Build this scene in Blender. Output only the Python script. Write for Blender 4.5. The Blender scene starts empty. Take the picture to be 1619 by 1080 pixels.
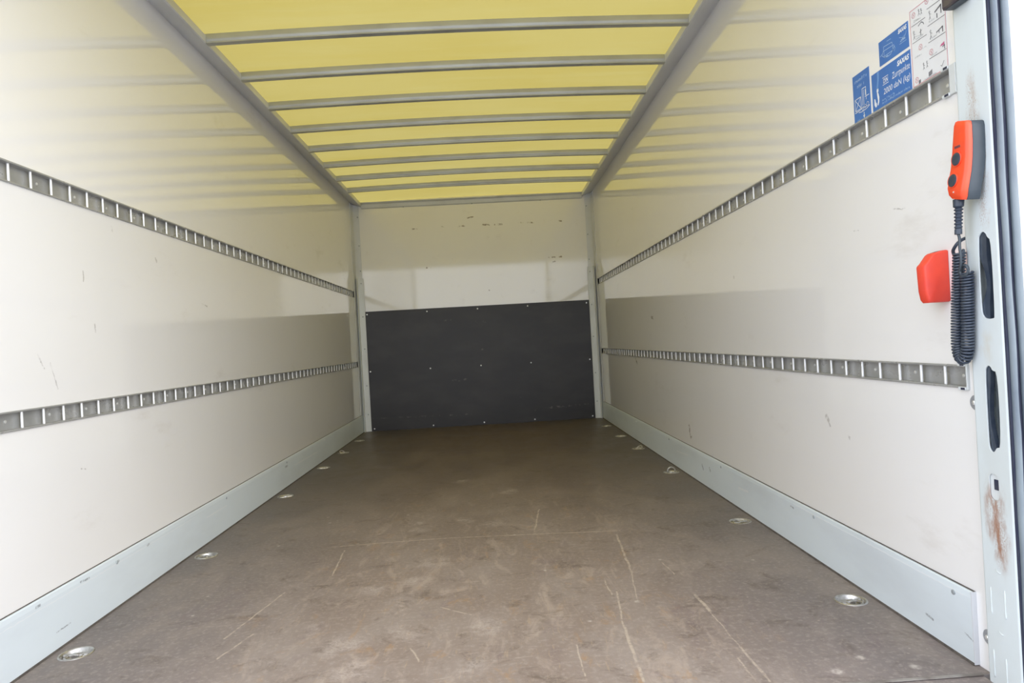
import bpy, bmesh, math, random
from mathutils import Vector, Matrix
random.seed(4)
C = bpy.context.scene.collection
SC = bpy.context.scene

# ------------------------------------------------------------------ camera, sky, exposure
cam = bpy.data.cameras.new('camera'); co = bpy.data.objects.new('camera', cam); C.objects.link(co)
cam.sensor_width = 36.0; cam.sensor_fit = 'HORIZONTAL'; cam.lens = 1089.1 / 1619 * 36.0
cam.clip_start = 0.02; cam.clip_end = 200
_r = Vector((0.99792389, -0.0319319, -0.05593081)); _u = Vector((0.05589731, -0.0019416, 0.99843464)); _f = Vector((0.0319905, 0.99948816, 0.00015267))
co.matrix_world = Matrix(((_r.x, _u.x, -_f.x, 0.08922), (_r.y, _u.y, -_f.y, 0.0), (_r.z, _u.z, -_f.z, 0.71335), (0, 0, 0, 1)))
SC.camera = co
w = bpy.data.worlds.new('overcast_sky'); SC.world = w; w.use_nodes = True
bg = w.node_tree.nodes['Background']; bg.inputs[0].default_value = (0.915, 0.965, 1.08, 1); bg.inputs[1].default_value = 2.75
sd = bpy.data.lights.new('veiled_sun', 'SUN'); sd.energy = 1.5; sd.angle = math.radians(60); sd.color = (1, .985, .95)
so = bpy.data.objects.new('veiled_sun', sd); C.objects.link(so); so.location = (3, -9, 5)
so.rotation_euler = Vector((-math.sin(math.radians(38)) * math.cos(math.radians(16)), math.cos(math.radians(38)) * math.cos(math.radians(16)), -math.sin(math.radians(16)))).to_track_quat('-Z', 'Y').to_euler()
SC.view_settings.view_transform = 'Standard'; SC.view_settings.look = 'None'
SC.view_settings.exposure = 0.0; SC.view_settings.gamma = 1.0; SC.view_settings.use_curve_mapping = False
SC.cycles.max_bounces = 14; SC.cycles.diffuse_bounces = 10; SC.cycles.glossy_bounces = 6; SC.cycles.transmission_bounces = 6
SC.cycles.sample_clamp_indirect = 8.0

# ------------------------------------------------------------------ dimensions (metres)
HW = 1.05          # half inner width
L = 6.045          # inner face of the front wall
Y0 = 1.34          # rear end of side walls and floor
ZR = 1.987         # wall / roof rail seam
UP = (1.164, 1.218); LOW = (0.567, 0.615)   # lashing rails bottom / top
XJ = 1.03          # door post jamb face

# ------------------------------------------------------------------ node helpers
class NT:
    def __init__(s, m):
        s.t = m.node_tree; s.n = s.t.nodes; s.l = s.t.links
    def new(s, k, **kw):
        x = s.n.new(k)
        for a, b in kw.items(): setattr(x, a, b)
        return x
    def put(s, sock, v):
        if isinstance(v, bpy.types.NodeSocket): s.l.new(v, sock)
        elif v is not None:
            sock.default_value = v
    def math(s, op, a, b=None, c=None, clamp=False):
        x = s.new('ShaderNodeMath', operation=op, use_clamp=clamp)
        s.put(x.inputs[0], a); s.put(x.inputs[1], b) if b is not None else None
        if c is not None: s.put(x.inputs[2], c)
        return x.outputs[0]
    def vm(s, op, a, b=None, out=0):
        x = s.new('ShaderNodeVectorMath', operation=op); s.put(x.inputs[0], a)
        if b is not None: s.put(x.inputs[1], b)
        return x.outputs['Value'] if out == 'v' else x.outputs[0]
    def pos(s):
        if not hasattr(s, '_p'): s._p = s.new('ShaderNodeNewGeometry').outputs['Position']
        return s._p
    def scale(s, v, sc):
        return s.vm('MULTIPLY', v, sc)
    def noise(s, sc=(1, 1, 1), scale=5, detail=4, rough=.55, dist=0, off=(0, 0, 0)):
        x = s.new('ShaderNodeTexNoise'); v = s.scale(s.pos(), sc)
        if off != (0, 0, 0): v = s.vm('ADD', v, off)
        s.put(x.inputs['Vector'], v)
        x.inputs['Scale'].default_value = scale; x.inputs['Detail'].default_value = detail
        x.inputs['Roughness'].default_value = rough; x.inputs['Distortion'].default_value = dist
        return x.outputs[0]
    def step(s, v, a, b, lo=0., hi=1.):
        x = s.new('ShaderNodeMapRange', interpolation_type='SMOOTHSTEP'); s.put(x.inputs[0], v)
        x.inputs[1].default_value = a; x.inputs[2].default_value = b; x.inputs[3].default_value = lo; x.inputs[4].default_value = hi
        return x.outputs[0]
    def mix(s, f, a, b):
        x = s.new('ShaderNodeMix', data_type='RGBA'); s.put(x.inputs[0], f)
        s.put(x.inputs[6], a if isinstance(a, bpy.types.NodeSocket) else (*a, 1)); s.put(x.inputs[7], b if isinstance(b, bpy.types.NodeSocket) else (*b, 1))
        return x.outputs[2]
    def seg(s, a, b, wd, p=None):
        """soft mask of a stroke from a to b on a surface"""
        p = p or s.pos(); a = Vector(a); b = Vector(b); ba = b - a
        pa = s.vm('SUBTRACT', p, tuple(a)); d2 = max(ba.dot(ba), 1e-9)
        h = s.math('MULTIPLY', s.vm('DOT_PRODUCT', pa, tuple(ba), 'v'), 1 / d2, clamp=True)
        sc = s.new('ShaderNodeVectorMath', operation='SCALE'); sc.inputs[0].default_value = tuple(ba); s.put(sc.inputs[3], h)
        d = s.vm('LENGTH', s.vm('SUBTRACT', pa, sc.outputs[0]), out='v')
        return s.step(d, wd * .35, wd, 1, 0)
    def disc(s, c, rad, p=None):
        d = s.vm('SUBTRACT', p or s.pos(), tuple(c))
        d = s.vm('DIVIDE', d, tuple(rad)); return s.step(s.vm('LENGTH', d, out='v'), .25, 1, 1, 0)
    def mx(s, lst):
        o = lst[0]
        for x in lst[1:]: o = s.math('MAXIMUM', o, x)
        return o
    def warped(s, amp, scale, sc=(1, 1, 1)):
        x = s.new('ShaderNodeTexNoise'); s.put(x.inputs['Vector'], s.scale(s.pos(), sc)); x.inputs['Scale'].default_value = scale; x.inputs['Detail'].default_value = 3
        v = s.vm('SUBTRACT', x.outputs[1], (.5, .5, .5)); return s.vm('ADD', s.pos(), s.vm('MULTIPLY', v, (amp, amp, amp)))

def srgb(r, g, b):
    f = lambda c: (c / 255 / 12.92) if c <= 10 else ((c / 255 + .055) / 1.055) ** 2.4
    return (f(r), f(g), f(b))

def M(name, col, rough=.5, metal=0., spec=None, ior=None):
    m = bpy.data.materials.new(name); m.use_nodes = True
    b = m.node_tree.nodes['Principled BSDF']
    b.inputs['Base Color'].default_value = (*col, 1); b.inputs['Roughness'].default_value = rough; b.inputs['Metallic'].default_value = metal
    if spec is not None: b.inputs['Specular IOR Level'].default_value = spec
    if ior is not None: b.inputs['IOR'].default_value = ior
    return m
def grime(m, col, col2, sc=(1, 1, 1), scale=9, a=.35, b=.75, bump=0., rough=None):
    t = NT(m); p = t.n['Principled BSDF']; f = t.noise(sc, scale, 5)
    t.put(p.inputs['Base Color'], t.mix(t.step(f, a, b), col, col2))
    if rough: t.put(p.inputs['Roughness'], t.step(f, .3, .7, *rough))
    if bump:
        bn = t.new('ShaderNodeBump'); bn.inputs['Strength'].default_value = bump; bn.inputs['Distance'].default_value = .002
        t.put(bn.inputs['Height'], t.noise(sc, scale * 8, 3)); t.put(p.inputs['Normal'], bn.outputs[0])
    return t, p

# ------------------------------------------------------------------ materials
WHITE = (.872, .860, .846)
mat_wall = M('white_gelcoat_panel', WHITE, .09, ior=1.52)
t = NT(mat_wall); p = t.n['Principled BSDF']
base = t.mix(t.step(t.noise((1, 1, 1), 1.6, 5), .35, .8), WHITE, (.858, .842, .82))
smud = t.math('MULTIPLY', t.step(t.noise((1, .35, 1), 7, 6, .65), .60, .78), .22)
base = t.mix(smud, base, (.50, .44, .36))
wp = t.warped(.012, 60)
dark = t.mx([t.seg(a, b, wd, wp) for a, b, wd in [
    ((-HW, 1.774, .745), (-HW, 1.796, .711), .004), ((-HW, 1.822, .723), (-HW, 1.848, .656), .0035), ((-HW, 2.151, 1.135), (-HW, 2.156, 1.118), .004),
    ((-HW, 1.988, .98), (-HW, 1.989, .953), .004), ((-HW, 2.033, .831), (-HW, 2.034, .809), .004), ((-HW, 1.927, .43), (-HW, 1.95, .424), .003),
    ((-HW, 2.422, 1.07), (-HW, 2.43, 1.06), .006), ((-HW, 2.79, .932), (-HW, 2.84, .925), .004), ((HW, 1.59, .976), (HW, 1.54, .966), .0022), ((HW, 1.762, .95), (HW, 1.74, .948), .003),
    ((HW, 1.965, .447), (HW, 1.956, .436), .011), ((HW, 1.952, .428), (HW, 1.948, .42), .006), ((HW, 1.846, .404), (HW, 1.84, .40), .006), ((HW, 2.65, .919), (HW, 2.65, .912), .005)]])
base = t.mix(t.math('MULTIPLY', t.math('MULTIPLY', dark, t.step(t.noise((1, 1, 1), 75, 3), .36, .6, .1, 1)), .5), base, (.26, .23, .21))
brown = t.mx([t.seg(a, b, wd, wp) for a, b, wd in [((HW, 4.554, .55), (HW, 4.521, .526), .016), ((HW, 4.05, .81), (HW, 4.0, .806), .012), ((HW, 3.38, .24), (HW, 3.36, .20), .02)] + [
    ((x0, L, z0), (x1, L, z1), .009) for x0, z0, x1, z1 in [(-.536, 1.744, -.494, 1.743), (-.274, 1.749, -.26, 1.748), (-.144, 1.75, -.077, 1.749), (.086, 1.753, .138, 1.746), (.187, 1.748, .254, 1.747), (.399, 1.751, .437, 1.75), (.476, 1.752, .524, 1.747), (.746, 1.75, .775, 1.749), (-.049, 1.817, -.001, 1.824), (.651, 1.435, .757, 1.436), (.658, 1.394, .70, 1.398), (-.427, 1.4, -.393, 1.4), (.11, 1.175, .125, 1.175)]]])
broken = t.step(t.noise((1, 1, 1), 38, 4), .42, .62)
base = t.mix(t.math('MULTIPLY', t.math('MULTIPLY', brown, broken), .8), base, (.17, .11, .06))
p.inputs['Coat Weight'].default_value = .6; p.inputs['Coat Roughness'].default_value = .05; p.inputs['Coat IOR'].default_value = 1.5
t.put(p.inputs['Base Color'], base); t.put(p.inputs['Roughness'], t.step(t.noise((1, .4, 1), 5, 5), .3, .8, .05, .10))

mat_floor = M('brown_filmed_plywood', (.2, .15, .12), .5, ior=1.42)
t = NT(mat_floor); p = t.n['Principled BSDF']
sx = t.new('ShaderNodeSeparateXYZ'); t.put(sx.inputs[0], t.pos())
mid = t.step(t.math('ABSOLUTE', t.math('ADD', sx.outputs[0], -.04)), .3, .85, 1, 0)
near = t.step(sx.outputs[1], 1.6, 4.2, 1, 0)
base = t.mix(mid, t.mix(near, (.116, .097, .087), (.178, .150, .140)), t.mix(near, (.126, .097, .081), (.245, .190, .158)))  # base colour paler towards the door: wear plus painted daylight falloff
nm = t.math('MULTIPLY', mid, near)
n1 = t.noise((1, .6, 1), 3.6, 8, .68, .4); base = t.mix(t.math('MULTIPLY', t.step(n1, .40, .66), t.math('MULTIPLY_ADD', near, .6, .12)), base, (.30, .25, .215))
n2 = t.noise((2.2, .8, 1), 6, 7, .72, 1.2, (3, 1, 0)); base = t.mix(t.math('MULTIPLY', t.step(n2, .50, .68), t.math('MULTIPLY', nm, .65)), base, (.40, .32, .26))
n3 = t.noise((1, 1.2, 1), 9, 7, .74, .8, (8, 2, 0)); base = t.mix(t.math('MULTIPLY', t.step(n3, .52, .70), .55), base, (.085, .060, .046))
n7 = t.noise((1.6, .9, 1), 8, 6, .7, .6, (2, 9, 0)); base = t.mix(t.math('MULTIPLY', t.step(n7, .56, .70), t.math('MULTIPLY', nm, .55)), base, (.36, .215, .105))
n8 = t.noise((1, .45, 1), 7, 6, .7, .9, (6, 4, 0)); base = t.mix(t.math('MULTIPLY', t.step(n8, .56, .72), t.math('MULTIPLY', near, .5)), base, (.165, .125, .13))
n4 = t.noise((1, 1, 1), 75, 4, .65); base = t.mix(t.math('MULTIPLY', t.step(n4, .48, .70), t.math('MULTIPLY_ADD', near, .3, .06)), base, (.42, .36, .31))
n6 = t.noise((5, .6, 1), 26, 4, .7, .5, (1, 5, 0)); base = t.mix(t.math('MULTIPLY', t.step(n6, .58, .70), t.math('MULTIPLY', nm, .45)), base, (.42, .31, .20))
n9 = t.noise((.5, 5, 1), 20, 4, .7, .5, (7, 5, 0)); base = t.mix(t.math('MULTIPLY', t.step(n9, .60, .72), t.math('MULTIPLY', nm, .45)), base, (.46, .39, .33))
wp = t.warped(.10, 11)
scr = [((-.53, 2.54, 0), (-.126, 2.562, 0), .007), ((-.126, 2.562, 0), (.525, 2.511, 0), .007), ((.505, 2.465, 0), (.475, 2.06, 0), .008), ((.475, 2.06, 0), (.446, 1.84, 0), .004), ((-.567, 2.088, 0), (-.626, 1.775, 0), .006),
       ((-.472, 2.489, 0), (-.453, 2.217, 0), .006), ((.402, 1.913, 0), (.378, 1.679, 0), .006), ((.378, 1.679, 0), (.366, 1.408, 0), .008), ((.386, 2.03, 0), (.385, 1.893, 0), .005), ((.607, 1.852, 0), (.61, 1.736, 0), .009), ((.61, 1.736, 0), (.611, 1.533, 0), .004), ((.611, 1.533, 0), (.615, 1.372, 0), .007),
       ((.589, 1.479, 0), (.587, 1.376, 0), .005), ((.586, 2.131, 0), (.594, 2.021, 0), .004), ((.216, 2.575, 0), (.256, 2.908, 0), .007), ((-.086, 1.886, 0), (.0, 1.82, 0), .005), ((-.138, 1.642, 0), (-.112, 1.568, 0), .005), ((.25, 1.60, 0), (.25, 1.45, 0), .004), ((-.56, 1.79, 0), (-.6, 1.66, 0), .006)]
WS = t.warped(.012, 16); s1 = t.mx([t.seg(a, b, wd, WS) for i, (a, b, wd) in enumerate([(a, b, w_ * .65) for a, b, w_ in scr])])
s1 = t.math('MULTIPLY', s1, t.step(t.noise((1, 1, 1), 45, 5, .7), .36, .56, .1, .85))
base = t.mix(s1, base, (.46, .38, .30))
pat = t.mx([t.disc(c, (r, r * 1.15, 1), wp) for c, r in [((-.24, 2.783, 0), .05), ((-.23, 2.69, 0), .05), ((.058, 2.72, 0), .06), ((-.12, 2.277, 0), .075), ((-.173, 2.111, 0), .065), ((-.16, 1.731, 0), .075), ((-.312, 1.68, 0), .075), ((-.265, 1.56, 0), .075), ((.043, 1.747, 0), .07), ((.009, 1.521, 0), .06), ((-.395, 1.79, 0), .05), ((-.297, 2.067, 0), .05), ((-.05, 2.8, 0), .05), ((.14, 3.3, 0), .07), ((-.1, 3.6, 0), .06)]])
crk = t.new('ShaderNodeTexVoronoi', feature='DISTANCE_TO_EDGE'); t.put(crk.inputs['Vector'], t.scale(t.warped(.03, 30), (1, 1.4, 1))); crk.inputs['Scale'].default_value = 95
pat = t.math('MULTIPLY', pat, t.math('MAXIMUM', t.step(crk.outputs[0], .02, .2, .6, .15), t.step(t.noise((1, 1.5, 1), 80, 5, .7), .45, .65, .1, .75)))
base = t.mix(t.math('MULTIPLY', t.math('MULTIPLY', pat, t.step(t.noise((1, 1, 1), 22, 4, .7), .36, .58)), .75), base, (.50, .43, .38))
chip = t.mx([t.disc((x, y, 0), (r, r, 1)) for x, y, r in [(.443, 1.833, .011), (.22, 2.131, .008), (.301, 1.727, .008), (-.395, 2.53, .008), (-.62, 2.9, .01), (.586, 2.16, .008), (-.74, 2.6, .009), (-.44, 2.56, .008), (.839, 1.444, .014), (.763, 1.392, .017), (.924, 1.389, .015), (.14, 2.545, .008), (-.65, 3.0, .009), (-.30, 2.95, .008), (-.78, 1.95, .008), (-.8, 2.1, .006), (.86, 2.1, .008)]])
base = t.mix(t.math('MULTIPLY', t.math('MULTIPLY', chip, t.step(t.noise((1, 1, 1), 110, 3), .35, .6, .3, 1)), .7), base, (.55, .49, .43))
spk = t.new('ShaderNodeTexVoronoi'); t.put(spk.inputs['Vector'], t.pos()); spk.inputs['Scale'].default_value = 22
sm = t.math('MULTIPLY', t.step(spk.outputs['Distance'], .03, .09, 1, 0), t.step(t.noise((1, 1, 1), 3, 2), .45, .6))
base = t.mix(t.math('MULTIPLY', sm, .45), base, (.5, .43, .36))
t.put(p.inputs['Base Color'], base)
t.put(p.inputs['Roughness'], t.step(n1, .3, .75, .40, .58))
bn = t.new('ShaderNodeBump'); bn.inputs['Strength'].default_value = .25; bn.inputs['Distance'].default_value = .001
t.put(bn.inputs['Height'], t.noise((1, 1, 1), 220, 2)); t.put(p.inputs['Normal'], bn.outputs[0])

mat_ply = M('black_filmed_plywood', (.036, .034, .036), .42, ior=1.45)
t, p = grime(mat_ply, (.024, .0222, .0236), (.037, .034, .0345), (1, 1, 2.2), 3.2, .35, .75, .15)
b0 = p.inputs['Base Color'].links[0].from_socket
wp = t.warped(.02, 25)
sc_ = t.mx([t.seg((x0, L - .014, z0), (x1, L - .014, z1), wd, wp) for x0, z0, x1, z1, wd in [(-.02, .662, .1, .66, .012), (.45, .107, .98, .135, .01), (-.3, .932, -.24, .93, .01), (-.02, .906, .06, .90, .01), (-.25, .4, -.1, .409, .012), (-.98, .11, -.1, .10, .009), (.6, .12, .72, .118, .013), (.3, .23, .36, .21, .007)]])
t.put(p.inputs['Base Color'], t.mix(t.math('MULTIPLY', t.math('MULTIPLY', sc_, t.step(t.noise((1, 1, 1), 30, 4), .5, .68)), .5), b0, (.16, .14, .13)))

mat_base = M('pale_blue_grey_paint', (.60, .65, .68), .33)
t, p = grime(mat_base, (.70, .765, .80), (.62, .67, .70), (1, .3, 1), 6, .4, .8)
b0 = p.inputs['Base Color'].links[0].from_socket
wp = t.warped(.006, 60)
dk = t.mx([t.seg((sx_ * 1.04, y0, z0), (sx_ * 1.04, y1, z1), wd, wp) for sx_, y0, z0, y1, z1, wd in [(-1, 1.88, .135, 1.92, .133, .004), (-1, 2.057, .132, 2.07, .132, .005), (-1, 1.772, .046, 1.83, .047, .0025), (-1, 2.24, .129, 2.25, .129, .005), (-1, 1.70, .137, 1.715, .137, .005), (-1, 3.72, .111, 3.76, .111, .008), (1, 1.528, .046, 1.506, .043, .004), (1, 1.40, .056, 1.378, .05, .0025), (1, 1.432, .131, 1.428, .131, .005), (1, 3.169, .093, 3.153, .075, .008), (1, 3.06, .098, 3.05, .085, .008), (1, 2.222, .126, 2.20, .124, .004)]])
lt = t.mx([t.seg((sx_ * 1.04, y0, z0), (sx_ * 1.04, y1, z1), wd, wp) for sx_, y0, z0, y1, z1, wd in [(-1, 1.4, .125, 2.6, .128, .002), (-1, 3.9, .09, 4.4, .085, .006), (1, 1.4, .136, 2.2, .138, .002), (1, 3.4, .10, 3.6, .09, .006), (1, 2.6, .09, 2.7, .085, .006), (-1, 2.7, .1, 2.9, .1, .004)]])
c1 = t.mix(t.math('MULTIPLY', lt, .55), b0, (.80, .82, .83)); t.put(p.inputs['Base Color'], t.mix(t.math('MULTIPLY', t.math('MULTIPLY', dk, t.step(t.noise((1, 1, 1), 120, 3), .35, .6, .2, 1)), .75), c1, (.16, .17, .18)))

mat_post = M('pale_blue_white_steel_paint', (.70, .755, .765), .32)
t, p = grime(mat_post, (.66, .715, .725), (.61, .65, .645), (1, 1, .5), 9, .35, .8)
b0 = p.inputs['Base Color'].links[0].from_socket
wp = t.warped(.035, 55, (1, 1, .5))
def rust(lst): return t.mx([t.disc(c, r, wp) for c, r in lst])
spec = t.step(t.noise((1, 1, .7), 330, 4, .7), .5, .64); soft = t.step(t.noise((1, 1, .35), 60, 5, .7), .34, .66)
r1 = t.math('MULTIPLY', rust([((XJ, 1.281, 1.10), (.05, .022, .11)), ((XJ, 1.262, 1.0), (.05, .018, .10)), ((XJ, 1.268, .92), (.05, .02, .06))]), t.math('MAXIMUM', spec, t.math('MULTIPLY', soft, .55)))
r2 = t.math('MULTIPLY', rust([((XJ, 1.28, .335), (.05, .036, .088)), ((XJ, 1.270, .285), (.05, .028, .075))]), t.math('MAXIMUM', soft, t.math('MULTIPLY', spec, .9)))
r3 = t.math('MULTIPLY', rust([((XJ, 1.281, .655), (.05, .024, .045))]), t.math('MULTIPLY', soft, .35))
col = t.mix(t.math('MULTIPLY', r1, .75), b0, (.36, .20, .11)); col = t.mix(r2, col, (.33, .175, .11)); col = t.mix(r3, col, (.55, .47, .34))
t.put(p.inputs['Base Color'], col); t.put(p.inputs['Roughness'], t.math('ADD', t.math('MULTIPLY', r2, .4), .32))

mat_trim = M('grey_painted_trim', (.42, .43, .42), .38)
grime(mat_trim, (.66, .675, .70), (.58, .59, .605), (1, .3, 1), 6, .4, .8)
mat_guard = M('white_aluminium_angle', (.66, .69, .69), .3)
grime(mat_guard, (.67, .70, .70), (.55, .56, .55), (1, 1, .3), 9, .45, .8)
mat_alu = M('dull_aluminium', (.40, .40, .385), .42, .3)
t, p = grime(mat_alu, (.44, .44, .43), (.34, .34, .33), (1, .6, 1), 14, .35, .75, 0, (.24, .4))
mat_rod = M('bright_zinc', (.90, .90, .90), .4, .3)
grime(mat_rod, (.92, .92, .92), (.80, .80, .79), (1, 1, 1), 40)
mat_steel = M('galvanised_steel', (.66, .65, .63), .33, .9)
grime(mat_steel, (.62, .60, .58), (.38, .36, .33), (1, 1, 1), 60, .35, .75, 0, (.25, .5))
mat_screw = M('bright_screw', (.85, .85, .84), .3, .6); grime(mat_screw, (.88, .88, .87), (.7, .7, .68), (1, 1, 1), 80)
mat_bow = M('galvanised_roof_bow', (.42, .42, .40), .38, .5)
grime(mat_bow, (.50, .51, .49), (.40, .40, .385), (.4, 1, 1), 12, .35, .8)
mat_seal = M('blue_grey_rubber', (.30, .34, .37), .42); grime(mat_seal, (.20, .235, .255), (.115, .14, .175), (1, 1, .35), 18, .35, .75)
mat_gap = M('dark_gap_shade', (.025, .03, .06), .6); grime(mat_gap, (.022, .026, .055), (.04, .045, .07), (1, 1, 1), 20)  # blue-black painted for the shade in seal gaps, slots and the pocket mouth
mat_black = M('slate_black_plastic', (.055, .07, .085), .28); grime(mat_black, (.036, .048, .072), (.06, .075, .098), (1, 1, 1), 30)
mat_shell = M('slate_grey_plastic', (.07, .085, .10), .42); grime(mat_shell, (.050, .064, .078), (.038, .05, .063), (1, 1, 1), 22)
mat_orange = M('orange_plastic', (.90, .13, .025), .35); grime(mat_orange, (.84, .080, .025), (.74, .065, .03), (1, 1, 1), 14)
mat_red = M('red_orange_plastic', (.90, .095, .04), .42); grime(mat_red, (.86, .075, .038), (.74, .06, .04), (1, 1, 1), 12)
mat_blue = M('blue_vinyl', (.04, .155, .46), .3); grime(mat_blue, (.045, .16, .47), (.055, .185, .50), (1, 1, 1), 9)
mat_pale = M('pale_blue_print', (.36, .53, .76), .35); grime(mat_pale, (.36, .53, .76), (.42, .58, .8), (1, 1, 1), 20)
mat_wash = M('grey_washer_zinc', (.36, .37, .39), .4, .2); grime(mat_wash, (.37, .38, .40), (.30, .31, .33), (1, 1, 1), 60)
mat_sill = M('worn_sill_aluminium', (.3, .28, .26), .5, .3); grime(mat_sill, (.34, .32, .29), (.18, .155, .135), (1, 1, 1), 14, .3, .6)
mat_strap = M('mid_blue_print', (.13, .29, .6), .35); grime(mat_strap, (.13, .29, .6), (.16, .32, .62), (1, 1, 1), 20)
mat_wv = M('white_vinyl', (.78, .79, .80), .25); grime(mat_wv, (.79, .80, .81), (.75, .75, .76), (1, 1, 1), 7)
mat_ink = M('grey_ink', (.16, .16, .18), .4); grime(mat_ink, (.15, .15, .17), (.25, .25, .27), (1, 1, 1), 90)
mat_redink = M('red_ink', (.62, .12, .16), .4); grime(mat_redink, (.62, .12, .16), (.7, .25, .28), (1, 1, 1), 90)
mat_magenta = M('magenta_ink', (.52, .10, .25), .4); grime(mat_magenta, (.52, .10, .25), (.6, .2, .33), (1, 1, 1), 90)
mat_prt = M('white_print', (.82, .84, .86), .35); grime(mat_prt, (.83, .85, .87), (.75, .78, .82), (1, 1, 1), 60)
mat_bracket = M('dark_brown_plastic', (.05, .04, .06), .4); grime(mat_bracket, (.05, .04, .06), (.10, .085, .075), (1, 1, 1), 25)
mat_out = M('grey_yard_concrete', (.30, .30, .29), .8); grime(mat_out, (.42, .42, .41), (.33, .33, .325), (1, 1, 1), .8, .3, .75)
mat_grit = M('dirty_joint_filler', (.10, .085, .075), .7); grime(mat_grit, (.11, .095, .082), (.06, .05, .045), (1, 1, 1), 40)
mat_skin = M('white_outer_skin', (.72, .73, .74), .3); grime(mat_skin, (.72, .73, .74), (.66, .67, .67), (1, 1, 1), 3)
mat_grey = M('mid_grey_paint', (.34, .37, .38), .5); grime(mat_grey, (.36, .39, .40), (.26, .28, .29), (1, 1, 1), 20)  # even grey of the rivets, subfloor and small print

# translucent yellow roof sheet: lets the daylight through
mat_roof = bpy.data.materials.new('translucent_yellow_sheet'); mat_roof.use_nodes = True
t = NT(mat_roof); t.n.remove(t.n['Principled BSDF'])
f = t.step(t.noise((.5, 1.2, 1), 2.2, 5, .6), .3, .75); f2 = t.step(t.noise((.25, 3, 1), 5, 5, .65, .6, (4, 0, 0)), .45, .75)
tc = t.mix(f, (.385, .318, .098), (.368, .294, .074)); tc = t.mix(t.math('MULTIPLY', f2, .5), tc, (.40, .345, .125))
dc = t.mix(f, (.68, .58, .22), (.64, .53, .19))
tr = t.new('ShaderNodeBsdfTranslucent'); t.put(tr.inputs[0], tc); di = t.new('ShaderNodeBsdfDiffuse'); t.put(di.inputs[0], dc)
m1 = t.new('ShaderNodeMixShader'); m1.inputs[0].default_value = .5; t.l.new(tr.outputs[0], m1.inputs[1]); t.l.new(di.outputs[0], m1.inputs[2])
t.l.new(m1.outputs[0], t.n['Material Output'].inputs[0])

# ------------------------------------------------------------------ mesh helpers
def add_box(bm, x0, x1, y0, y1, z0, z1, bev=0., seg=1):
    r = bmesh.ops.create_cube(bm, size=1.0)['verts']
    for v in r: v.co = Vector((x0 if v.co.x < 0 else x1, y0 if v.co.y < 0 else y1, z0 if v.co.z < 0 else z1))
    if bev:
        es = list({e for v in r for e in v.link_edges})
        bmesh.ops.bevel(bm, geom=es, offset=bev, segments=seg, affect='EDGES', profile=.5)
def add_prism(bm, prof, axis, a, b):
    """closed 2D profile extruded along axis ('x','y','z') from a to b; profile uses the other two axes in order"""
    def P(u, v, w): return {'x': (w, u, v), 'y': (u, w, v), 'z': (u, v, w)}[axis]
    A = [bm.verts.new(P(u, v, a)) for u, v in prof]; B = [bm.verts.new(P(u, v, b)) for u, v in prof]
    n = len(prof)
    for i in range(n): bm.faces.new((A[i], A[(i + 1) % n], B[(i + 1) % n], B[i]))
    bm.faces.new(A); bm.faces.new(B[::-1])
def add_tube(bm, pts, rad, n=8, caps=True):
    pts = [Vector(q) for q in pts]; rings = []; up = None
    for i, q in enumerate(pts):
        d = (pts[min(i + 1, len(pts) - 1)] - pts[max(i - 1, 0)]).normalized()
        if up is None: up = d.orthogonal().normalized()
        up = (up - d * up.dot(d)).normalized(); sd = d.cross(up)
        r = rad[i] if isinstance(rad, (list, tuple)) else rad
        rings.append([bm.verts.new(q + (up * math.cos(k * 2 * math.pi / n) + sd * math.sin(k * 2 * math.pi / n)) * r) for k in range(n)])
    for a, b in zip(rings, rings[1:]):
        for k in range(n): bm.faces.new((a[k], a[(k + 1) % n], b[(k + 1) % n], b[k]))
    if caps: bm.faces.new(rings[0][::-1]); bm.faces.new(rings[-1])
def add_loft(bm, secs, cap=True):
    rings = [[bm.verts.new(q) for q in s] for s in secs]; n = len(rings[0])
    for a, b in zip(rings, rings[1:]):
        for k in range(n): bm.faces.new((a[k], a[(k + 1) % n], b[(k + 1) % n], b[k]))
    if cap: bm.faces.new(rings[0][::-1]); bm.faces.new(rings[-1])
def add_lathe(bm, prof, c, axis='z', n=20, flip=1):
    rings = []
    for r, h in prof:
        ring = []
        for k in range(n):
            a = 2 * math.pi * k / n; u, v = r * math.cos(a), r * math.sin(a)
            ring.append(bm.verts.new(Vector(c) + Vector({'z': (u, v, h * flip), 'x': (h * flip, u, v), 'y': (u, h * flip, v)}[axis])))
        rings.append(ring)
    for a, b in zip(rings, rings[1:]):
        for k in range(n): bm.faces.new((a[k], a[(k + 1) % n], b[(k + 1) % n], b[k]))
    bm.faces.new(rings[0]); bm.faces.new(rings[-1][::-1])
def wloc(o):
    v = Vector((0, 0, 0))
    while o: v += o.location; o = o.parent
    return v
def obj(name, bm, mat, parent=None, loc=None, smooth=False, kind=None):
    """one mesh object; its vertices are given in the truck's coordinates and are re-based on loc / its parent"""
    bmesh.ops.recalc_face_normals(bm, faces=bm.faces)
    me = bpy.data.meshes.new(name); off = wloc(parent)
    base = Vector(loc) if loc is not None else off
    bm.transform(Matrix.Translation(-base)); bm.to_mesh(me); bm.free()
    me.materials.append(mat)
    if smooth:
        for q in me.polygons: q.use_smooth = True
        if smooth != 'all': me.set_sharp_from_angle(angle=math.radians(smooth if smooth is not True else 35))
    o = bpy.data.objects.new(name, me); C.objects.link(o)
    if parent: o.parent = parent
    o.location = base - off
    if kind: o['kind'] = kind
    return o
def BM(): return bmesh.new()
def thing(name, label, cat, loc, group=None):
    o = bpy.data.objects.new(name, None); C.objects.link(o); o.location = loc; o.empty_display_size = .05
    o['label'] = label; o['category'] = cat
    if group: o['group'] = group
    return o
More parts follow.
